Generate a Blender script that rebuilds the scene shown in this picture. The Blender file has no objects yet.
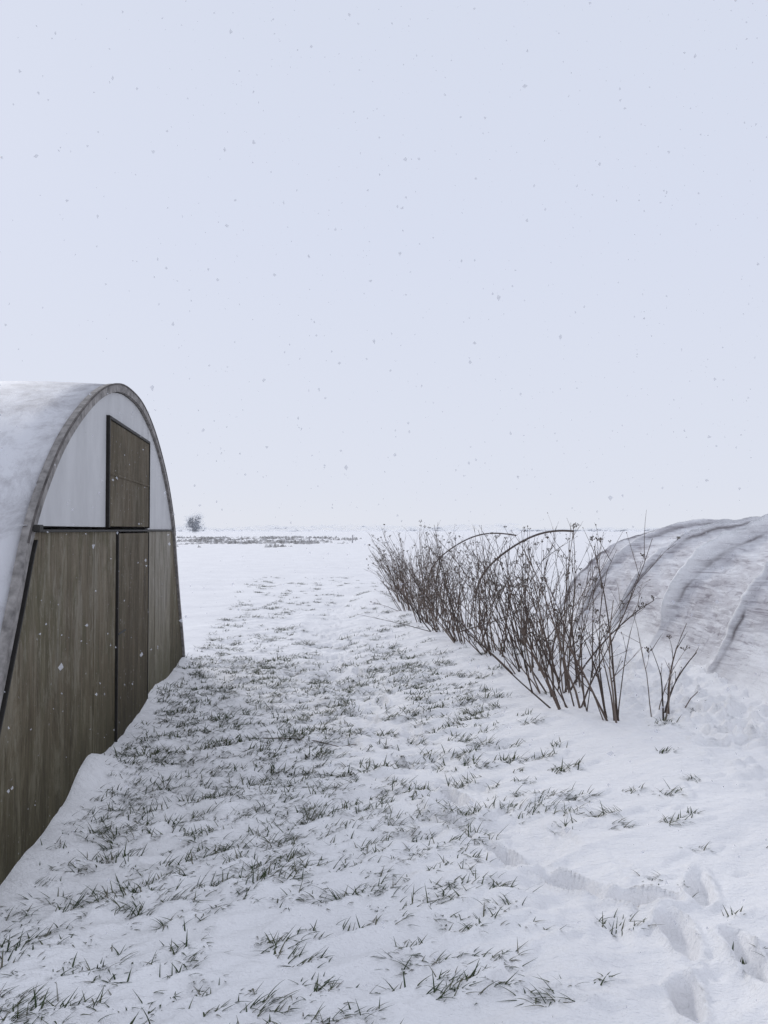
import bpy, math, random
import numpy as np
random.seed(7); np.random.seed(7)
scn=bpy.context.scene
col=scn.collection
scn.view_settings.view_transform='Standard'
scn.view_settings.look='None'
scn.view_settings.exposure=0

# ---------------------------------------------------------------- helpers
def mesh_obj(name,verts,faces,mat=None,parent=None,smooth=False):
    me=bpy.data.meshes.new(name)
    me.from_pydata([tuple(v) for v in verts],[],[tuple(f) for f in faces])
    me.update()
    if smooth:
        me.polygons.foreach_set('use_smooth',[True]*len(me.polygons))
    ob=bpy.data.objects.new(name,me)
    col.objects.link(ob)
    if mat: me.materials.append(mat)
    if parent: ob.parent=parent
    return ob
def top(ob,label,cat,group=None):
    ob["label"]=label; ob["category"]=cat
    if group: ob["group"]=group
def empty(name,loc,rz=0):
    e=bpy.data.objects.new(name,None); e.empty_display_size=.3
    e.location=loc; e.rotation_euler=(0,0,rz); col.objects.link(e); return e
TAB={}
def vn(x,y,seed):
    if seed not in TAB: TAB[seed]=np.random.RandomState(seed).rand(256,256)
    T=TAB[seed]
    x=np.asarray(x,float)+1000.37; y=np.asarray(y,float)+1000.71
    xi=np.floor(x).astype(int); yi=np.floor(y).astype(int)
    fx=x-xi; fy=y-yi
    fx=fx*fx*fx*(fx*(fx*6-15)+10); fy=fy*fy*fy*(fy*(fy*6-15)+10)
    a=T[xi%256,yi%256]; b=T[(xi+1)%256,yi%256]; c=T[xi%256,(yi+1)%256]; d=T[(xi+1)%256,(yi+1)%256]
    return ((a*(1-fx)+b*fx)*(1-fy)+(c*(1-fx)+d*fx)*fy)*2-1
def fbm(x,y,seed,o=4,g=.5):
    s=0;a=1
    for i in range(o):
        s=s+a*vn(x*2**i,y*2**i,seed+i); a*=g
    return s
def ss(a,b,x):
    t=np.clip((x-a)/(b-a),0,1); return t*t*(3-2*t)

# ---------------------------------------------------------------- materials
def newmat(name,rough=.8):
    m=bpy.data.materials.new(name); m.use_nodes=True
    nt=m.node_tree; b=nt.nodes['Principled BSDF']; b.inputs['Roughness'].default_value=rough
    b.inputs['Specular IOR Level'].default_value=.25
    return m,nt,b
def N(nt,t,**kw):
    n=nt.nodes.new(t)
    for k,v in kw.items(): setattr(n,k,v)
    return n
def ramp(nt,stops):
    r=N(nt,'ShaderNodeValToRGB'); e=r.color_ramp.elements
    while len(e)<len(stops): e.new(.5)
    for i,(p,c) in enumerate(stops):
        e[i].position=p; e[i].color=(*c,1) if len(c)==3 else c
    return r
def noise(nt,scale,detail=5,rough=.5,vec=None,dist=0):
    n=N(nt,'ShaderNodeTexNoise'); n.inputs['Scale'].default_value=scale
    n.inputs['Detail'].default_value=detail; n.inputs['Roughness'].default_value=rough
    n.inputs['Distortion'].default_value=dist
    if vec is not None: nt.links.new(vec,n.inputs['Vector'])
    return n
def mapping(nt,scale,rot=(0,0,0),coord='Object'):
    tc=N(nt,'ShaderNodeTexCoord'); mp=N(nt,'ShaderNodeMapping')
    mp.inputs['Scale'].default_value=scale; mp.inputs['Rotation'].default_value=rot
    nt.links.new(tc.outputs[coord],mp.inputs['Vector']); return mp.outputs['Vector']
def bump(nt,h,b,strength=.5,dist=.01,prev=None):
    bp=N(nt,'ShaderNodeBump'); bp.inputs['Strength'].default_value=strength; bp.inputs['Distance'].default_value=dist
    nt.links.new(h,bp.inputs['Height'])
    if prev is not None: nt.links.new(prev,bp.inputs['Normal'])
    nt.links.new(bp.outputs['Normal'],b.inputs['Normal']); return bp.outputs['Normal']
def mixc(nt,f,a,b,bt='MIX'):
    m=N(nt,'ShaderNodeMix',data_type='RGBA',blend_type=bt)
    if isinstance(f,float): m.inputs[0].default_value=f
    else: nt.links.new(f,m.inputs[0])
    for i,v in ((6,a),(7,b)):
        if isinstance(v,tuple): m.inputs[i].default_value=(*v,1)
        else: nt.links.new(v,m.inputs[i])
    return m.outputs[2]

# snow
snow,nt,b=newmat('snow_surface',.75)
v=mapping(nt,(1,1,1))
n1=noise(nt,.9,5,.55,v); n2=noise(nt,55,6,.65,v); n3=noise(nt,9,5,.65,mapping(nt,(.6,1.6,1),(0,0,.5)))
n4=noise(nt,26,5,.7,mapping(nt,(.5,1.5,1),(0,0,.5)))
r=ramp(nt,[(.3,(.86,.85,.855)),(.65,(.93,.92,.92))]); nt.links.new(n1.outputs['Fac'],r.inputs['Fac'])
nt.links.new(r.outputs['Color'],b.inputs['Base Color'])
p=bump(nt,n3.outputs['Fac'],b,.75,.035)
p=bump(nt,n4.outputs['Fac'],b,.5,.014,p)
bump(nt,n2.outputs['Fac'],b,.6,.009,p)

def wood(name,c1,c2,c3,algae=.5,stain=(.085,.080,.040),pale=.6,pc=(.28,.255,.21)):
    m,nt,b=newmat(name,.85)
    v=mapping(nt,(9,9,1.0)); v2=mapping(nt,(2.6,2.6,1.5)); v3=mapping(nt,(70,70,3))
    a=noise(nt,1,9,.78,v,1.0); c=noise(nt,1,9,.78,v2,.6); f=noise(nt,1,4,.7,v3)
    r=ramp(nt,[(.32,c1),(.5,c2),(.66,c3)]); nt.links.new(a.outputs['Fac'],r.inputs['Fac'])
    r2=ramp(nt,[(.47,(0,0,0)),(.57,(algae,)*3)]); nt.links.new(c.outputs['Fac'],r2.inputs['Fac'])
    cc=mixc(nt,r2.outputs['Color'],r.outputs['Color'],stain)
    d=noise(nt,1,11,.82,mapping(nt,(4.5,4.5,1.5),(.05,.05,.4)),.4)
    r5=ramp(nt,[(.50,(0,0,0)),(.57,(pale,)*3)]); nt.links.new(d.outputs['Fac'],r5.inputs['Fac'])
    cc=mixc(nt,r5.outputs['Color'],cc,pc)
    rg=ramp(nt,[(.35,(.74,.74,.74)),(.65,(1.08,1.08,1.08))]); nt.links.new(f.outputs['Fac'],rg.inputs['Fac'])
    cc=mixc(nt,1.0,cc,rg.outputs['Color'],'MULTIPLY')
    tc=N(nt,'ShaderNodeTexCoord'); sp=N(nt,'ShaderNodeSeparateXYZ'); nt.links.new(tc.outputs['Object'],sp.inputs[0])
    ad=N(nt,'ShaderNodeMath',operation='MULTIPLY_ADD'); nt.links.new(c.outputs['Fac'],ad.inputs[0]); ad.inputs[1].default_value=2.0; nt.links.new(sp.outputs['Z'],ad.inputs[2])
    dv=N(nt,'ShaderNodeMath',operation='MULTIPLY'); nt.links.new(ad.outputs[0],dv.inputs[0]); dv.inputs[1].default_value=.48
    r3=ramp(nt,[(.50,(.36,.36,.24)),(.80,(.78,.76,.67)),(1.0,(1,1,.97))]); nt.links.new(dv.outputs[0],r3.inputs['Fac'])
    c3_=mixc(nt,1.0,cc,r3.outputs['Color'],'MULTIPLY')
    rs=ramp(nt,[(.70,(0,0,0)),(.78,(.5,.5,.5))]); sn=noise(nt,38,2,.5,mapping(nt,(1,1,1))); nt.links.new(sn.outputs['Fac'],rs.inputs['Fac'])
    c4=mixc(nt,rs.outputs['Color'],c3_,(.6,.6,.64))
    nt.links.new(c4,b.inputs['Base Color'])
    bump(nt,f.outputs['Fac'],b,.6,.005)
    return m
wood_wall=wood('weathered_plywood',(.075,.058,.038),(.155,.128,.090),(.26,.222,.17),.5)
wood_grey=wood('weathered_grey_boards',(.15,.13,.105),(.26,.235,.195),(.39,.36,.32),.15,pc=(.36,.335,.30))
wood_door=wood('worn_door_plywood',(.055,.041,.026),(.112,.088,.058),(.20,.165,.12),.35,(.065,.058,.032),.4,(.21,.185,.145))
def plain(name,c,rough=.7,var=.3,scale=20,metal=0):
    m,nt,b=newmat(name,rough); n=noise(nt,scale,5,.6,mapping(nt,(1,1,1)))
    r=ramp(nt,[(.3,tuple(x*(1-var) for x in c)),(.7,tuple(min(1,x*(1+var)) for x in c))])
    nt.links.new(n.outputs['Fac'],r.inputs['Fac']); nt.links.new(r.outputs['Color'],b.inputs['Base Color'])
    b.inputs['Metallic'].default_value=metal; bump(nt,n.outputs['Fac'],b,.4,.004); return m
black=plain('black_batten',(.025,.023,.021),.6)
rim_mat=plain('weathered_rim',(.25,.235,.225),.8,.5,16)
edge_mat=plain('grey_edge_strip',(.10,.09,.085),.8,.5,12)
rust=plain('rusty_dark_tube',(.085,.066,.057),.7,.4,30)
postm=plain('old_post',(.4,.39,.4))
gable,nt,b=newmat('milky_plastic_sheet',.45)
n=noise(nt,1,7,.65,mapping(nt,(3.2,3.2,1.2)))
r=ramp(nt,[(.3,(.42,.42,.43)),(.7,(.57,.57,.58))]); nt.links.new(n.outputs['Fac'],r.inputs['Fac'])
nt.links.new(r.outputs['Color'],b.inputs['Base Color'])
roof,nt,b=newmat('snow_dusted_film',.6)
v=mapping(nt,(2.0,3.0,3.0)); n=noise(nt,1.6,10,.8,v,.3); nl_=noise(nt,.7,4,.6,v)
r=ramp(nt,[(.36,(.42,.41,.425)),(.46,(.55,.545,.565)),(.58,(.69,.69,.715))])
ad=N(nt,'ShaderNodeMath',operation='MULTIPLY_ADD'); nt.links.new(nl_.outputs['Fac'],ad.inputs[0]); ad.inputs[1].default_value=.5; 
sb=N(nt,'ShaderNodeMath',operation='SUBTRACT'); nt.links.new(n.outputs['Fac'],sb.inputs[0]); sb.inputs[1].default_value=.23; nt.links.new(sb.outputs[0],ad.inputs[2])
nt.links.new(ad.outputs[0],r.inputs['Fac'])
nt.links.new(r.outputs['Color'],b.inputs['Base Color']); bump(nt,n.outputs['Fac'],b,.4,.02)
# low tunnel cover
cover,nt,b=newmat('snow_crusted_netting',.8)
v=mapping(nt,(1.6,2.0,5.0),(.75,.0,.15)); n=noise(nt,1.4,9,.68,v,.5)
vf=mapping(nt,(3.2,3.2,24),(.75,.0,.15)); nf=noise(nt,1.0,6,.65,vf,.8)
vg=mapping(nt,(16,3,5),(.4,.5,.1)); ng=noise(nt,1.0,6,.65,vg,.6)
n2=noise(nt,34,6,.7,mapping(nt,(1,1,1)))
r=ramp(nt,[(.36,(.49,.47,.49)),(.46,(.60,.585,.605)),(.55,(.68,.67,.69)),(.66,(.83,.825,.84))]); nt.links.new(n.outputs['Fac'],r.inputs['Fac'])
rf=ramp(nt,[(.38,(.64,.615,.63)),(.44,(1,1,1))]); nt.links.new(nf.outputs['Fac'],rf.inputs['Fac'])
rg=ramp(nt,[(.34,(.78,.765,.78)),(.40,(1,1,1))]); nt.links.new(ng.outputs['Fac'],rg.inputs['Fac'])
base=mixc(nt,1.0,r.outputs['Color'],rf.outputs['Color'],'MULTIPLY')
base=mixc(nt,1.0,base,rg.outputs['Color'],'MULTIPLY')
rw=ramp(nt,[(.54,(0,0,0)),(.62,(.75,.75,.75))]); nt.links.new(nf.outputs['Fac'],rw.inputs['Fac'])
base=mixc(nt,rw.outputs['Color'],base,(.86,.855,.87))
geo=N(nt,'ShaderNodeNewGeometry'); sp=N(nt,'ShaderNodeSeparateXYZ'); nt.links.new(geo.outputs['Normal'],sp.inputs[0])
mr=ramp(nt,[(.80,(0,0,0)),(1.0,(.7,.7,.7))]); nt.links.new(sp.outputs['Z'],mr.inputs['Fac'])
at=N(nt,'ShaderNodeAttribute'); at.attribute_name='ridge'
at2=N(nt,'ShaderNodeAttribute'); at2.attribute_name='rib_shade'
mx=N(nt,'ShaderNodeMath',operation='MAXIMUM'); nt.links.new(mr.outputs['Color'],mx.inputs[0]); nt.links.new(at.outputs['Fac'],mx.inputs[1])
cc=mixc(nt,mx.outputs[0],base,(.92,.915,.92))
cc=mixc(nt,at2.outputs['Fac'],cc,(.11,.09,.09))  # shadow edge of the ribs painted as a dark line
nt.links.new(cc,b.inputs['Base Color'])
p=bump(nt,n.outputs['Fac'],b,.6,.04); p=bump(nt,nf.outputs['Fac'],b,.8,.02,p); p=bump(nt,ng.outputs['Fac'],b,.6,.018,p); bump(nt,n2.outputs['Fac'],b,.6,.012,p)
def islandmat(name,stops,rough=.7,alpha=1):
    m,nt,b=newmat(name,rough); g=N(nt,'ShaderNodeNewGeometry'); r=ramp(nt,stops)
    nt.links.new(g.outputs['Random Per Island'],r.inputs['Fac']); nt.links.new(r.outputs['Color'],b.inputs['Base Color'])
    b.inputs['Alpha'].default_value=alpha; return m
grassm=islandmat('frosted_grass',[(0,(.020,.034,.013)),(.4,(.036,.056,.021)),(.65,(.07,.080,.038)),(.88,(.13,.12,.08)),(1,(.30,.29,.27))])
stemm=islandmat('dry_brown_stems',[(0,(.050,.038,.032)),(.4,(.090,.065,.053)),(.75,(.145,.108,.088)),(1,(.24,.20,.17))])
seedm=islandmat('dry_seed_heads',[(0,(.06,.045,.038)),(.6,(.13,.105,.085)),(1,(.3,.28,.26))])
stub=islandmat('hazed_stubble',[(0,(.22,.21,.20)),(.5,(.34,.33,.32)),(1,(.58,.58,.59))],.8,.55)  # greyed colour and part alpha paint distance haze onto the stubble
haze1=islandmat('hazed_far_tree',[(0,(.72,.75,.80)),(1,(.78,.81,.86))],.8,.11)  # haze over the far tree painted as pale colour and low alpha
haze2=islandmat('hazed_far_wood',[(0,(.78,.81,.87)),(1,(.86,.89,.94))],.8,.09)  # near-sky tint and thin alpha stand in for fog over the wood
flake,nt,b=newmat('snowflake',.8)
b.inputs['Base Color'].default_value=(.68,.69,.73,1); b.inputs['Alpha'].default_value=.34

# ---------------------------------------------------------------- ground
WL=lambda y:-1.21-.13*y
TL=lambda y:4.02-.12*y
def axis(segs):
    out=[]
    for a,b_,n in segs: out+=list(np.linspace(a,b_,n,endpoint=False))
    return np.array(out)
xs=np.concatenate([-np.geomspace(3000,8,50),axis([(-7.9,-3.2,70),(-3.2,3.6,430),(3.6,8,100)]),np.geomspace(8,3000,50)])
ys=np.concatenate([-np.geomspace(400,3,20),np.linspace(-2.8,1.4,40)])
yy=1.5;l=[]
while yy<40: l.append(yy); yy+=max(.012,.0043*yy)
ys=np.concatenate([ys,l,np.geomspace(40.3,5000,110)])
X,Y=np.meshgrid(xs,ys,indexing='ij')
def pathx(y): return 1.25-2.15*(1-(1-np.clip((y-2.2)/11,0,1))**1.7)
def height(X,Y):
    near=1-ss(25,60,np.abs(Y))*1.0
    near=near*(1-ss(15,40,np.abs(X)))
    h=.025*fbm(X/2.6,Y/2.6,11,3)
    a=math.radians(28); U=X*math.cos(a)+Y*math.sin(a); V=-X*math.sin(a)+Y*math.cos(a)
    grassy=(1-ss(.2,1.8,X+.04*Y))*(1-ss(10,18,Y))
    rd=1-np.abs(fbm(U/.6+.6*vn(X*1.1,Y*1.1,5),V/.2,21,2,.5))
    dw=X-WL(Y)
    calm=.35+.65*ss(.15,.7,dw)
    h=h+(.010+.018*grassy)*calm*(rd-.6)*1.6
    rd2=1-np.abs(fbm(U/1.8,V/.8,25,2,.5))
    h=h+.026*(rd2-.6)*(.4+.6*calm)
    h=h+.03*ss(8,14,Y)*(1-np.abs(fbm(U/2.2,V/.9,27,3)))
    h=h+.008*fbm(U/.4,V/.16,31,3)*(.55+.45*grassy)*calm
    dp=np.abs(X-pathx(Y))/(.20+.012*Y)
    tr=np.exp(-dp**2)*ss(1.2,2.2,Y)*(1-ss(16,22,Y))
    h=h-.036*tr+.022*tr*(1-np.abs(fbm(X/.16,Y/.34,35,3)))-.018*tr
    h=h+.026*np.exp(-((dp-1.35)/.3)**2)*(1-ss(14,18,Y))*(.5+.5*vn(Y*1.3,X,36))
    t=.05+.13*np.exp(-((Y-4.75)/.36)**2)+.07*np.exp(-((Y-7.1)/.9)**2)+.04*np.exp(-((Y-9.4)/.6)**2)+.03*np.exp(-((Y-3.6)/.4)**2)
    t=t*(1+.15*vn(Y*2.5,X*1.0,41))
    wd=.24+.06*vn(Y*1.5,0*X,42)
    fall=np.where(dw<0,1,np.exp(-(np.maximum(dw,0)/wd)**1.6))
    h=h+t*fall*ss(1.5,3,Y)*(1-ss(10,11.5,Y))
    db=X-(2.65-.15*Y)
    h=h+.10*np.exp(-(db/.7)**2)*ss(3.5,6,Y)*(1-ss(18,25,Y))*(1+.5*vn(X*1.2,Y*1.2,51))
    dt=X-(TL(Y)-.1)
    h=h+np.where(dt<0,.19*np.exp(-(dt/.55)**2),.19)*ss(2,5,Y)*(1-ss(14,22,Y))*(1+.4*vn(X*1.8,Y*1.8,52))*(1-ss(2.5,5,dt))*(.5+.5*ss(5.8,7.5,Y))
    rough=np.exp(-((dt+.5)/.6)**2)*(1-ss(8.5,12,Y))
    h=h+rough*(.07*(1-np.abs(fbm(X/.36,Y/.3,61,3)))+.07*np.maximum(0,fbm(X/.10,Y/.08,65,3)))
    return h*near
H=height(X,Y)
def stamp(cx,cy,ang,L,W,d,rim=.35,pw=0):
    R=L*2.2
    i0,i1=np.searchsorted(xs,[cx-R,cx+R]); j0,j1=np.searchsorted(ys,[cy-R,cy+R])
    if i1<=i0 or j1<=j0: return
    x=X[i0:i1,j0:j1]-cx; y=Y[i0:i1,j0:j1]-cy
    u=(x*math.cos(ang)+y*math.sin(ang))/L; v=(-x*math.sin(ang)+y*math.cos(ang))/W
    q=np.sqrt(u*u+v*v)*(1+.18*vn(x*11+cx*7,y*11+cy*5,77))
    H[i0:i1,j0:j1]+= -d*(1-ss(.65,1.08,q))+d*rim*np.exp(-((q-1.25)/.22)**2)
trail=[(.87,3.55,2.4),(1.10,3.38,2.8),(1.17,3.08,1.5),(1.04,2.68,1.4),(1.36,2.90,1.7),(1.40,3.45,1.3),(1.66,2.72,1.8),(.60,3.88,2.2),(.36,4.2,2.1),(.42,4.75,2.0),(.14,5.35,1.9),(.2,6.0,1.8),(-.1,6.6,1.8),(-.02,7.3,1.7),(-.35,8.1,1.8),(-.3,8.9,1.8),(-.6,9.8,1.7),(-.62,10.8,1.8),(-.9,11.8,1.7),(-.85,13,1.7),(1.3,2.42,1.4),(1.0,2.28,1.7)]
for (cx,cy,an) in trail:
    near=cy<4.9
    stamp(cx,cy,an+random.uniform(-.12,.12),.165,.055,(.078 if near else .055)*random.uniform(.85,1.1),.28)
for k in range(90):
    t=random.random()**.8; y=2.2+13*t; x=float(pathx(y))+random.gauss(0,.20)
    stamp(x,y,1.75+random.gauss(0,.3),random.uniform(.10,.2),random.uniform(.035,.055),random.uniform(.005,.016))
for k in range(40):
    stamp(random.uniform(1.0,2.6),random.uniform(2.3,4.8),random.gauss(.6,.3),random.uniform(.06,.16),random.uniform(.025,.045),random.uniform(.004,.012))
# grass positions
tufts=[]
def gdens(x,y):
    lim=.60 if y<6 else .60-.06*(y-6)
    m=(1-ss(lim-.7,lim+.9,x))
    c=.60+.7*float(vn(x*.8,y*.8,91))+.75*float(vn(x*2.3,y*2.3,92))
    c2=.45*math.exp(-((x+.45)/1.0)**2-((y-6.0)/2.2)**2)+.35*math.exp(-((x+.6)/.9)**2-((y-2.9)/1.1)**2)
    pm=1-.9*math.exp(-((x-float(pathx(y)))/.28)**2)
    base=.09*(1-ss(1.9,3.0,x))*ss(2.6,3.6,y)
    return (m*max(.06,c+c2)+base*max(0,.3+float(vn(x*1.5,y*1.5,93))))*pm*(1-.72*ss(7.5,11.5,y))*(1-.7*ss(11,20,y))
tries=0; cells={}
def farenough(x,y,d):
    cx,cy=int(x//.2),int(y//.2)
    for i in(-1,0,1):
        for j in(-1,0,1):
            for (a,b_) in cells.get((cx+i,cy+j),()):
                if (a-x)**2+(b_-y)**2<d*d: return False
    return True
while len(tufts)<1400 and tries<70000:
    tries+=1
    y=2.0*math.exp(random.random()*math.log(13)); x=random.uniform(-5.0,3)
    if x-WL(y)<.10: continue
    if x>TL(y)-.6: continue
    if random.random()<gdens(x,y) and farenough(x,y,.085):
        cells.setdefault((int(x//.2),int(y//.2)),[]).append((x,y)); tufts.append((x,y,random.random()**1.6))
for (x,y,big) in tufts:
    if y<14:
        s_=.5+.7*big
        stamp(x-.02,y-.01,random.uniform(0,3),.045*s_,.03*s_,.009*s_,0)
        stamp(x+.11*s_,y+random.uniform(0,.05),.45+random.gauss(0,.3),.15*s_,.035*s_,-.015*s_,0)
nx,ny=X.shape
def gz(x,y):
    i=min(max(int(np.searchsorted(xs,x))-1,0),nx-2); j=min(max(int(np.searchsorted(ys,y))-1,0),ny-2)
    fx=(x-xs[i])/(xs[i+1]-xs[i]); fy=(y-ys[j])/(ys[j+1]-ys[j])
    return float((H[i,j]*(1-fx)+H[i+1,j]*fx)*(1-fy)+(H[i,j+1]*(1-fx)+H[i+1,j+1]*fx)*fy)
V=np.stack([X,Y,H],-1).reshape(-1,3)
I=np.arange(nx*ny).reshape(nx,ny)
F=np.stack([I[:-1,:-1],I[1:,:-1],I[1:,1:],I[:-1,1:]],-1).reshape(-1,4)
def fastmesh(name,V,F):
    V=np.asarray(V,np.float32); F=np.asarray(F,np.int32)
    me=bpy.data.meshes.new(name)
    me.vertices.add(len(V)); me.vertices.foreach_set('co',V.ravel())
    me.loops.add(F.size); me.loops.foreach_set('vertex_index',F.ravel())
    me.polygons.add(len(F)); me.polygons.foreach_set('loop_start',np.arange(0,F.size,F.shape[1]).astype(np.int32))
    me.polygons.foreach_set('use_smooth',np.ones(len(F),bool))
    me.update(calc_edges=True); return me
me=fastmesh('snowy_ground',V,F)
g=bpy.data.objects.new('ground',me); col.objects.link(g); me.materials.append(snow)
g["kind"]="structure"; g["label"]="wind-blown snow over flat grass field with footprints"; g["category"]="ground"

# grass mesh
gv=[];gf=[]
def blade(x,y,z,az,L,w,lean,curl):
    dx,dy=math.cos(az),math.sin(az); px,py=-dy,dx
    b0=len(gv); n=4; cx,cy,cz=x,y,z-.004; a=lean
    for i in range(n+1):
        t=i/n; ww=w*(1-t**1.6)+.0003
        gv.append((cx-px*ww,cy-py*ww,cz)); gv.append((cx+px*ww,cy+py*ww,cz))
        cx+=dx*math.sin(a)*L/n; cy+=dy*math.sin(a)*L/n; cz+=math.cos(a)*L/n; a=min(a+curl/n,1.60)
    for i in range(n): gf.append((b0+2*i,b0+2*i+1,b0+2*i+3,b0+2*i+2))
for (x,y,big) in tufts:
    nb=int(9+50*big**1.3); s=.60+.46*big
    if y<3.8: s*=.85
    waz=random.gauss(.15,.6)
    if random.random()<.2: waz+=math.pi
    R=.013+.026*big
    for k in range(nb):
        bx=x+random.gauss(0,R*1.6); by=y+random.gauss(0,R*.8)
        az=random.gauss(waz,.75) if random.random()<.75 else random.uniform(0,6.28)
        blade(bx,by,gz(bx,by),az,random.uniform(.03,.11)*s,random.uniform(.0016,.0032)*(1 if y<5 else 1.4),random.uniform(.70,1.42),random.uniform(.0,.8))
grass=bpy.data.objects.new('grass',fastmesh('grass',gv,gf)); col.objects.link(grass); grass.data.materials.append(grassm)
grass["kind"]="stuff"
top(grass,"sparse frosted grass tufts poking through snow","grass")

# ---------------------------------------------------------------- greenhouse
RZ=math.atan2(1,-.13)
shed=empty('greenhouse',(-1.21-.13*6,6,0),RZ)
top(shed,"arched greenhouse with weathered plywood end wall and snowy roof","greenhouse")
P=[(0,2.65),(.5,2.615),(1.05,2.47),(1.6,2.22),(2.0,1.96),(2.35,1.62),(2.6,1.2),(2.87,.75),(3.15,.35),(3.45,-.15)]
P=[(-a,b_) for a,b_ in P[:0:-1]]+P
def catmull(P,n=8):
    out=[]; Q=[P[0]]+P+[P[-1]]
    for i in range(1,len(Q)-2):
        p0,p1,p2,p3=[np.array(q,float) for q in Q[i-1:i+3]]
        for k in range(n):
            t=k/n
            out.append(.5*((2*p1)+(-p0+p2)*t+(2*p0-5*p1+4*p2-p3)*t*t+(-p0+3*p1-3*p2+p3)*t**3))
    out.append(np.array(P[-1],float)); return out
prof=catmull(P)
px_=np.array([p[0] for p in prof]); pz_=np.array([p[1] for p in prof])
tp=lambda o: float(np.interp(o,px_,pz_))
nrm=[]
for i in range(len(prof)):
    a=prof[max(i-1,0)]; c=prof[min(i+1,len(prof)-1)]; d=c-a; d/=np.linalg.norm(d); nrm.append(np.array([-d[1],d[0]]))
def sweep_profile(name,off0,off1,d0,d1,mat,nd=1,rng=None,wig=0,zmin=-9):
    vs=[];fs=[]; idx=[i for i in range(len(prof)) if (rng is None or rng[0]<=prof[i][0]<=rng[1]) and prof[i][1]>zmin]
    loop=[(off0,d0)]+[(off1,d0+(d1-d0)*k/nd) for k in range(nd+1)]+[(off0,d1)]
    for ii,i in enumerate(idx):
        for kk,(o,d) in enumerate(loop):
            w=wig*float(vn(d*1.3,i*.15,7)) if 0<kk<len(loop)-1 else 0
            q=prof[i]+nrm[i]*(o+w); vs.append((q[0],d,q[1]))
    m=len(loop)
    for a in range(len(idx)-1):
        for k in range(m):
            k2=(k+1)%m; fs.append((a*m+k,a*m+k2,(a+1)*m+k2,(a+1)*m+k))
    fs.append(tuple(range(m))); fs.append(tuple(reversed([(len(idx)-1)*m+k for k in range(m)])))
    return mesh_obj(name,vs,fs,mat,shed)
r_=sweep_profile('roof',.0,.03,.022,12,roof,60,wig=.012)
r_.data.polygons.foreach_set('use_smooth',[True]*len(r_.data.polygons))
r_["label"]="plastic film roof dusted with snow"
sweep_profile('rim',-.022,.036,-.022,.020,rim_mat,1)
sweep_profile('rim_edge_strip',.030,.040,-.026,-.018,edge_mat,1,zmin=1.5)
sweep_profile('batten',-.044,-.032,-.036,-.012,black,1,zmin=-.1,rng=(-3.5,-2.37))
def panel(name,o0,o1,z0,z1,d0,d1,mat,n=14,inset=.03):
    vs=[];fs=[]; os_=np.linspace(o0,o1,n+1)
    for o in os_:
        zt=min(z1,tp(o)-inset); zt=max(zt,z0+.005)
        for d in(d0,d1): vs+= [(o,d,z0),(o,d,zt)]
    for i in range(n):
        a=i*4;c=a+4
        fs+=[(a,c,c+1,a+1),(a+2,a+3,c+3,c+2),(a+1,c+1,c+3,a+3),(a,a+2,c+2,c)]
    fs+=[(0,1,3,2),(n*4,n*4+2,n*4+3,n*4+1)]
    return mesh_obj(name,vs,fs,mat,shed)
edges=[-3.4,-2.62,-1.62,-1.1,-.47]
for k,(a,c) in enumerate(zip(edges[:-1],edges[1:])):
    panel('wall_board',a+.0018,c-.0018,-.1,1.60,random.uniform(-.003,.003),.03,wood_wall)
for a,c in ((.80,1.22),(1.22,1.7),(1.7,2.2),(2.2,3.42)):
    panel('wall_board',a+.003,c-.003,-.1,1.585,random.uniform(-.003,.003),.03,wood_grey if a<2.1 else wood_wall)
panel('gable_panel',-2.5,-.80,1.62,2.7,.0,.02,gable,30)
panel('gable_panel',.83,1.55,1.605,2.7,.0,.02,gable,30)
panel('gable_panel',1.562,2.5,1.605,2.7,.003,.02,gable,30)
panel('gable_panel',-.790,.825,2.385,2.7,.003,.02,gable,20)
def box(name,o0,o1,d0,d1,z0,z1,mat,par):
    vs=[(o,d,z) for o in(o0,o1) for d in(d0,d1) for z in(z0,z1)]
    ob=mesh_obj(name,vs,[(0,1,3,2),(4,6,7,5),(0,4,5,1),(2,3,7,6),(0,2,6,4),(1,5,7,3)],mat,par)
    bv=ob.modifiers.new('b','BEVEL'); bv.width=.003; bv.segments=1
    return ob
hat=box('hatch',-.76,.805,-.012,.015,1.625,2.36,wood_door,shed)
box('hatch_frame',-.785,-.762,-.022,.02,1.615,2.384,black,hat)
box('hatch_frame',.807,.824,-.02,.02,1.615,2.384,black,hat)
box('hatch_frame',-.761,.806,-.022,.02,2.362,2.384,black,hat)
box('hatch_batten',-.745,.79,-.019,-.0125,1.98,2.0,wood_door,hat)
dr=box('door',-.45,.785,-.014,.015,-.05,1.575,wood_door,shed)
for a in ((-.468,-.452),(.787,.797)): box('door_frame',a[0],a[1],-.02,.02,-.05,1.58,black,dr)
box('hinge',-.44,-.18,-.020,-.015,.84,.855,black,dr)
box('rail',-2.40,2.42,-.018,-.004,1.588,1.602,black,shed)
box('corner_bolt',-2.41,-2.35,-.06,-.03,1.59,1.625,black,shed)

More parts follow.
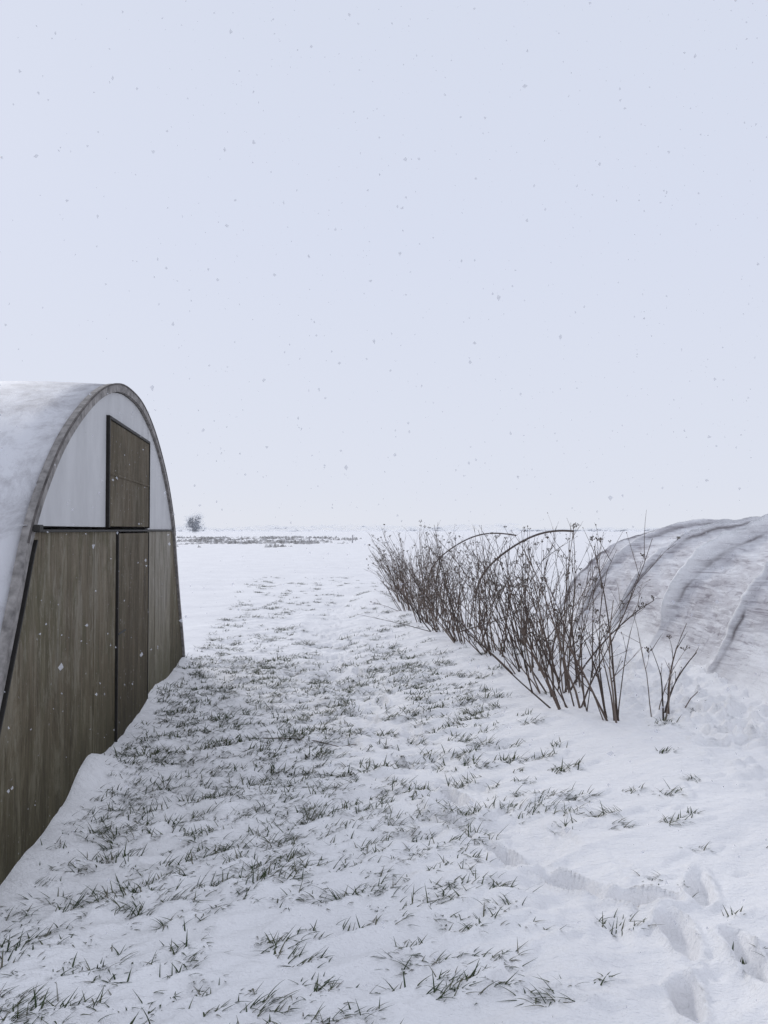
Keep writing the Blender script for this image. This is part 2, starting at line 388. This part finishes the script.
# ---------------------------------------------------------------- low tunnel
tun=empty('low_tunnel',(TL(6)+2.083,6.27,0),RZ)
top(tun,"low arched tunnel with snow-crusted netting over ribs","tunnel")
ribs=[-3.4,-1.9,-.4,1.1,2.35,3.45,4.5,5.5]
S=np.arange(-3.9,5.55,.022); TH=np.linspace(math.radians(-6),math.radians(186),260)
SS,TT=np.meshgrid(S,TH,indexing='ij')
A=2.1;Hh=1.69
Sm=SS+.09*vn(TT*1.3,SS*0,2)
fr=np.interp(Sm,ribs,np.arange(len(ribs)))%1
rb=np.array(ribs)
sd=Sm[...,None]-rb; ki=np.argmin(np.abs(sd),axis=-1); sgn=np.take_along_axis(sd,ki[...,None],-1)[...,0]
amp=np.array([.6,.6,.6,.75,1.0,.6,.7,.6])[ki]
big4=(ki==4)
rn=np.clip(.6+.6*vn(TT*5,ki*3.3,3)+.4*vn(TT*14,ki*5.1,6),0.1,1.4)*amp
rn=np.where(big4,np.clip(1.0+.25*vn(TT*6,SS*0,33)+.2*vn(TT*17,SS*0,34),.5,1.4)*ss(.26,.40,TT),rn)
w=np.where(big4,.065+.02*vn(TT*9,ki*2.2,4),.032+.010*vn(TT*9,ki*2.2,4))
ridge=np.exp(-((sgn-.02)/w)**2)*rn
cres=np.exp(-(np.abs(sgn)/.05))
up=np.clip(np.sin(TT),0,1)
R=-.13*np.sin(np.pi*fr)**.7*up**.5
R=R+.045*cres+np.where(big4,.12,.055)*ridge*np.clip(up*1.4,0,1)
wr=1-np.abs(fbm(SS*1.3+TT*2.4,TT*8-SS*2.8,8,4,.5))
R=R+.022*wr+.010*fbm(SS*1.2,TT*2.5,15,3)
R=R+.22*(1-ss(0,.40,TT))**2
R=R-.06*ss(4.5,5.5,SS)
sgc=lambda q: np.sign(q)*np.abs(q)
yl=(A+R)*np.sign(np.cos(TT))*np.abs(np.cos(TT))**.92; zl=(Hh+np.where(TT<.45,R*(0.2+.8*ss(.2,.45,TT)),R))*np.sign(np.sin(TT))*np.abs(np.sin(TT))**.84
Vt=np.stack([SS,yl,zl],-1).reshape(-1,3); a_,b2=SS.shape
It=np.arange(a_*b2).reshape(a_,b2); Ft=np.stack([It[:-1,:-1],It[1:,:-1],It[1:,1:],It[:-1,1:]],-1).reshape(-1,4)
cv=bpy.data.objects.new('cover',fastmesh('cover',Vt,Ft)); col.objects.link(cv); cv.parent=tun; cv.data.materials.append(cover)
at=cv.data.attributes.new('ridge','FLOAT','POINT')
skirt=(1-ss(.06,.28,TT+.10*vn(SS*1.3,TT*3,17)+.05*vn(SS*6,TT*9,18)))
at.data.foreach_set('value',np.clip(np.maximum(ridge*1.3,skirt),0,1).ravel().astype(np.float32))
rib_shade=np.exp(-((sgn+np.where(big4,.09,.050))/.014)**2)*np.clip(.6+.9*vn(TT*7,ki*4.4,9),0,.9)*(1-skirt)  # mask for the painted shade along one side of each rib
at=cv.data.attributes.new('rib_shade','FLOAT','POINT'); at.data.foreach_set('value',rib_shade.ravel().astype(np.float32))
cv["label"]="snow-crusted netting sagging between hoops"

def tube(vs,fs,pts,rad,sides=5):
    pts=np.array(pts,float); b0=len(vs); n=len(pts)
    for i in range(n):
        p=pts[i]; d=pts[min(i+1,n-1)]-pts[max(i-1,0)]
        dl=math.sqrt(d[0]**2+d[1]**2+d[2]**2) or 1; dx,dy,dz=d[0]/dl,d[1]/dl,d[2]/dl
        if abs(dz)<.9: ux,uy,uz=dy,-dx,0
        else: ux,uy,uz=0,dz,-dy
        ul=math.sqrt(ux*ux+uy*uy+uz*uz) or 1; ux/=ul;uy/=ul;uz/=ul
        vx,vy,vz=dy*uz-dz*uy,dz*ux-dx*uz,dx*uy-dy*ux
        r=rad[i] if hasattr(rad,'__len__') else rad
        for k in range(sides):
            a=2*math.pi*k/sides; c=math.cos(a)*r; s=math.sin(a)*r
            vs.append((p[0]+c*ux+s*vx,p[1]+c*uy+s*vy,p[2]+c*uz+s*vz))
    for i in range(n-1):
        for k in range(sides):
            k2=(k+1)%sides; fs.append((b0+i*sides+k,b0+i*sides+k2,b0+(i+1)*sides+k2,b0+(i+1)*sides+k))
    fs.append(tuple(b0+k for k in range(sides))[::-1]); fs.append(tuple(b0+(n-1)*sides+k for k in range(sides)))
def hoop(name,s,parent,t1=math.pi+.12,r=.026,hh=None,aa=None):
    hh=hh or Hh; aa=aa or A
    vs=[];fs=[]; th=np.linspace(-.12,t1,48)
    tube(vs,fs,[(s+.03*math.sin(5*t+s),aa*math.cos(t),hh*math.sin(t)+.02*math.sin(6*t)) for t in th],r,8)
    o=mesh_obj(name,vs,fs,rust,parent,True)
    vs=[];fs=[]; te=min(t1,math.pi-.45); th=np.linspace(.8,te,60)
    tube(vs,fs,[(s+.03*math.sin(5*t+s),(aa+.02)*math.cos(t),(hh+.022)*math.sin(t)+.02*math.sin(6*t)) for t in th],[.005+.015*(.5+.5*float(vn(t*6,s,5)))*math.sin((t-.8)/(te-.8)*math.pi) for t in th],6)
    mesh_obj('snow_cap',vs,fs,snow,o,True)
    return o
hoop('hoop',5.57,tun,r=.012,hh=1.62,aa=2.02)
for s,t1 in ((10.5,1.62),(15.9,1.8)):
    e=empty('bare_hoop',tuple(np.array([TL(6)+2.083,6.27,0])+s*np.array([-.129,.992,0])),RZ)
    o=hoop('tube',0,e,t1,.022 if s<11 else .018,1.58 if s<11 else 1.5); top(e,"broken rusty tunnel hoop bent over and capped with snow","hoop","bare hoops continuing the tunnel")

# ---------------------------------------------------------------- dry shrubs
def shrub(x,y,h,nst,lean,spread,seed,thick=1.0,br=1.0,hd=1.0,basr=.16):
    rnd=random.Random(seed); z0=gz(x,y)-.05
    vs=[];fs=[];hv=[];hf=[]
    def head(p,d,s):
        for k in range(rnd.randint(5,8)):
            a=rnd.uniform(0,6.28); t=rnd.uniform(.2,1.0)
            q=np.array([math.cos(a)*math.sin(t),math.sin(a)*math.sin(t),math.cos(t)])*s*rnd.uniform(.6,1)
            e=p+q; tube(hv,hf,[p,p+q*.6+np.array([0,0,.004]),e],[.0016*thick,.0014*thick,.0013*thick],3)
            r=rnd.uniform(.003,.006)*thick
            tube(hv,hf,[e-np.array([0,0,r]),e,e+np.array([0,0,r])],[r*.4,r,r*.3],4)
    def stem(p,d,L,r,lev):
        n=7 if lev==0 else 4; pts=[p]; dd=d.copy()
        bend=np.array([rnd.gauss(0,.05),rnd.gauss(0,.05),rnd.uniform(-.04,.05)]) 
        for i in range(n):
            dd=dd+bend+np.array([rnd.gauss(0,.055),rnd.gauss(0,.055),0]); dd/=np.linalg.norm(dd)
            pts.append(pts[-1]+dd*L/n)
        tube(vs,fs,pts,[r*(1-.70*i/n) for i in range(n+1)],4 if lev==0 else 3)
        if lev<2:
            for k in range(int(rnd.randint(3,6)*br+.5) if lev==0 else rnd.randint(0,3)):
                t=rnd.uniform(.3,.95); i=min(int(t*n),n-1); q=pts[i]+(pts[i+1]-pts[i])*(t*n-i)
                dr_=dd+np.array([rnd.gauss(0,.48),rnd.gauss(0,.48),rnd.uniform(-.05,.25)]); dr_/=np.linalg.norm(dr_)
                stem(q,dr_,min(L*rnd.uniform(.12,.34)*(1.15-.3*t),max(.05,(h*1.05-q[2]))),max(r*.45,.0016*thick),lev+1)
        if rnd.random()<(.32 if lev==0 else .14)*hd: head(pts[-1],dd,rnd.uniform(.025,.055))
        elif rnd.random()<.3:
            e=pts[-1]; rr=rnd.uniform(.0025,.005)*thick
            tube(hv,hf,[e-dd*rr,e,e+dd*rr*1.5],[rr*.4,rr,rr*.3],4)
    for k in range(nst):
        a=rnd.uniform(0,6.28); rr=basr*math.sqrt(rnd.random()); t=abs(rnd.gauss(0,spread))
        d=np.array([math.cos(a)*math.sin(t)+lean[0],math.sin(a)*math.sin(t)+lean[1],math.cos(t)]); d/=np.linalg.norm(d)
        stem(np.array([math.cos(a)*rr,math.sin(a)*rr,0]),d,h*(rnd.uniform(.45,1.02)),rnd.uniform(.0036,.0080)*thick,0)
    o=mesh_obj('dry_shrub',vs,fs,stemm); o.location=(x,y,z0)
    if hv:
        sh=mesh_obj('seed_heads',hv,hf,seedm,o); sh["kind"]="stuff"
    return o
SH=[(1.80,6.12,1.68,10,(-.10,.05),.24),(2.30,6.4,.9,6,(.02,0),.2),(1.62,6.6,1.65,12,(-.24,0),.36),(1.60,7.3,1.65,17,(-.20,0),.38),
(1.95,7.7,1.70,11,(-.04,0),.32),(1.55,8.2,1.66,20,(-.18,0),.40),(1.95,8.9,1.68,13,(.02,0),.36),(1.35,9.2,1.64,21,(-.18,0),.40),(1.75,9.9,1.66,16,(0,0),.38),(1.12,10.2,1.62,23,(-.18,0),.42),
(.88,11.2,1.6,24,(-.18,0),.42),(1.3,11.9,1.64,20,(0,0),.4),(.68,12.6,1.6,24,(-.2,0),.42),(1.05,13.6,1.65,20,(0,0),.4),(.52,14.3,1.6,24,(-.2,0),.42),(.8,15.3,1.62,20,(-.08,0),.38),(.5,16.3,1.55,22,(-.18,0),.40),(1.0,17.4,1.6,18,(0,0),.38),(.42,18.5,1.5,20,(-.15,0),.38)]
for i,(x,y,h,n,l_,sp_) in enumerate(SH):
    o=shrub(x,y,h,n,l_,sp_,520+i,1.3 if i<4 else 1.12,.8 if i<2 else 1.0,.5 if i<3 else 1.1,.10 if i<2 else .2)
    lab="leafless greyish-brown shrub with dry seed heads in snow"
    if i==1: lab="short sparse dead stalks standing alone in snowdrift"
    elif i==0: lab="tall sparse leafless shrub with thick bent stems"
    top(o,lab,"shrub","row of leafless dry shrubs")

def twig(pts,r,label):
    vs=[];fs=[]
    tube(vs,fs,[(x,y,gz(x,y)+dz) for x,y,dz in pts],[r*(1-.5*i/len(pts)) for i in range(len(pts))],5)
    o=mesh_obj('fallen_twig',vs,fs,stemm); top(o,label,"twig")
twig([(-.9,5.75,.0),(-.7,5.7,.015),(-.5,5.68,.008),(-.32,5.6,.012),(-.2,5.62,.02)],.004,"long thin dead twig lying across snowy grass")
twig([(2.5,6.45,.0),(2.58,6.5,.05),(2.66,6.55,.08)],.005,"short broken twig stuck in the snowdrift")

# ---------------------------------------------------------------- far field
fv=[];ff=[]
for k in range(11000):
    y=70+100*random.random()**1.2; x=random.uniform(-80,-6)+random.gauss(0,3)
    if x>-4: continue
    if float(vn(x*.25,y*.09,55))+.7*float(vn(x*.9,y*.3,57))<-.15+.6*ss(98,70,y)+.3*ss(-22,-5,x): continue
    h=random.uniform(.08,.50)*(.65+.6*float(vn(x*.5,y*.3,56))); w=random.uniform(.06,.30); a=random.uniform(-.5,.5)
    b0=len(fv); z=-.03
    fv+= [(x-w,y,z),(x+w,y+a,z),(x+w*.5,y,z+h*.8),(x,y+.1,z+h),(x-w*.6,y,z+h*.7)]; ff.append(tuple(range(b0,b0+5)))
st=mesh_obj('crop_stubble',fv,ff,stub); st["kind"]="stuff"; top(st,"brown crop stubble paled by painted haze on far snowy field","stubble")
for (x,y,h) in ((-3.9,95,1.0),(-9.5,98,.8),(10.2,110,.9)):
    vs=[];fs=[]; z=0; tube(vs,fs,[(x,y,z-.1),(x+.01,y,z+h*.5),(x+.04,y,z+h)],[.09,.08,.07],7)
    o=mesh_obj('field_post',vs,fs,postm); top(o,"small wooden post in distant snowy field","post","posts in the far field")
def fartree(x,y,h,w,mat,name='tree',nl=1800):
    e=empty(name,(x,y,0)); vs=[];fs=[]
    tube(vs,fs,[(0,0,-.2),(.1,0,h*.25),(0,.1,h*.5),(.1,0,h*.8)],[h*.035,h*.028,h*.018,h*.006],7)
    for k in range(9):
        a=k*2.4; z=h*(.22+.06*k); tube(vs,fs,[(0,0,z),(math.cos(a)*w*.25,math.sin(a)*w*.25,z+h*.12),(math.cos(a)*w*.42,math.sin(a)*w*.42,z+h*.18)],[h*.012,h*.008,h*.003],5)
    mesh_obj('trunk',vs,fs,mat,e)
    vs=[];fs=[]
    cl=[]
    for _ in range(44):
        zz=random.uniform(.10,.85); rr=.40*math.sin(min(1,zz+.15)*math.pi*.98)**.5 if zz<.82 else .1
        cl.append((random.uniform(-1,1)*w*rr,random.uniform(-1,1)*w*rr,h*zz,w*random.uniform(.12,.2)))
    for k in range(nl):
        c=random.choice(cl); p=np.array([random.gauss(c[0],c[3]*.6),random.gauss(c[1],c[3]*.6),random.gauss(c[2],c[3]*.6)])
        if p[2]<h*.04: continue
        s=w*.045; b0=len(vs)
        for q in range(3): vs.append(tuple(p+np.array([random.gauss(0,s),random.gauss(0,s),random.gauss(0,s)])))
        fs.append((b0,b0+1,b0+2))
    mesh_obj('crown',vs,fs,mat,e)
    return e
t=fartree(-98,400,10.5,11,haze1,nl=3200); top(t,"lone tree beyond field, faded by painted haze","tree")
fv=[];ff=[]
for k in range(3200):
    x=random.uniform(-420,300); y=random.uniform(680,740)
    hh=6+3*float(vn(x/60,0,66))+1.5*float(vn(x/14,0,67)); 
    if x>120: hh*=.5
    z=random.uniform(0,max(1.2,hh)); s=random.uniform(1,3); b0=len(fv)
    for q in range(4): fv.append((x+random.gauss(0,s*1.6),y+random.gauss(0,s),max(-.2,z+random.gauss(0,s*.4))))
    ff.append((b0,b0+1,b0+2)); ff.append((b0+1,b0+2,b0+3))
o=mesh_obj('far_wood',fv,ff,haze2); o["kind"]="stuff"; top(o,"far-off wood with snowfall haze painted into its colour","wood")

# ---------------------------------------------------------------- falling snow
fv=[];ff=[]
oct_f=[(0,2,4),(2,1,4),(1,3,4),(3,0,4),(2,0,5),(1,2,5),(3,1,5),(0,3,5)]
k=0
while k<3600:
    y=random.uniform(1.3,11); x=random.uniform(-.6,.6)*y; z=random.uniform(.1,1.6+.8*y)
    if z<gz(x,y)+.1: continue
    if x<WL(y)+.1: continue
    k+=1; r=random.choice([.0018,.0022,.0028,.0030,.0045])*random.uniform(.8,1.2); b0=len(fv)
    for vct in ((r,0,0),(-r,0,0),(0,r,0),(0,-r,0),(0,0,r*1.3),(0,0,-r*1.3)):
        q=[vct[j]*random.uniform(.6,1.3)+random.gauss(0,r*.25) for j in range(3)]
        fv.append((x+q[0],y+q[1],z+q[2]))
    for f in oct_f: ff.append(tuple(b0+i for i in f))
o=mesh_obj('falling_snow',fv,ff,flake); o["kind"]="stuff"; top(o,"loose snowflakes drifting through the air","snow")

# ---------------------------------------------------------------- world, sun, camera
w=bpy.data.worlds.new("World"); scn.world=w; w.use_nodes=True
nt=w.node_tree; bg=nt.nodes['Background']
sk=N(nt,'ShaderNodeTexSky',sky_type='NISHITA'); sk.sun_disc=False
EL,AZ=math.radians(30),math.radians(-35)
sk.sun_elevation=EL; sk.sun_rotation=AZ
tc=N(nt,'ShaderNodeTexCoord'); sp=N(nt,'ShaderNodeSeparateXYZ'); nt.links.new(tc.outputs['Generated'],sp.inputs[0])
r=ramp(nt,[(0,(.745,.775,.86)),(.05,(.725,.76,.865)),(.35,(.69,.735,.87)),(1,(.66,.71,.83))])
nt.links.new(sp.outputs['Z'],r.inputs['Fac'])
m2=N(nt,'ShaderNodeMix',data_type='RGBA',blend_type='MULTIPLY'); m2.inputs[0].default_value=1
nt.links.new(r.outputs['Color'],m2.inputs[6]); m2.inputs[7].default_value=(10,10,10,1)
mx=N(nt,'ShaderNodeMix',data_type='RGBA'); mx.inputs[0].default_value=.98
nt.links.new(sk.outputs[0],mx.inputs[6]); nt.links.new(m2.outputs[2],mx.inputs[7])
nt.links.new(mx.outputs[2],bg.inputs['Color']); bg.inputs['Strength'].default_value=.1
sl=bpy.data.lights.new('sun','SUN'); sl.energy=.95; sl.angle=math.radians(12); sl.color=(1,.97,.93)
so=bpy.data.objects.new('sun',sl); col.objects.link(so)
from mathutils import Vector
dirv=Vector((math.sin(AZ)*math.cos(EL),math.cos(AZ)*math.cos(EL),math.sin(EL)))
so.rotation_euler=dirv.to_track_quat('Z','Y').to_euler()
cam=bpy.data.cameras.new('camera'); co=bpy.data.objects.new('camera',cam); col.objects.link(co)
co.location=(0,0,1.6); co.rotation_euler=(math.radians(91.34),0,0)
cam.sensor_fit='VERTICAL'; cam.sensor_height=36; cam.lens=27.03; cam.clip_end=8000; cam.clip_start=.05
scn.camera=co
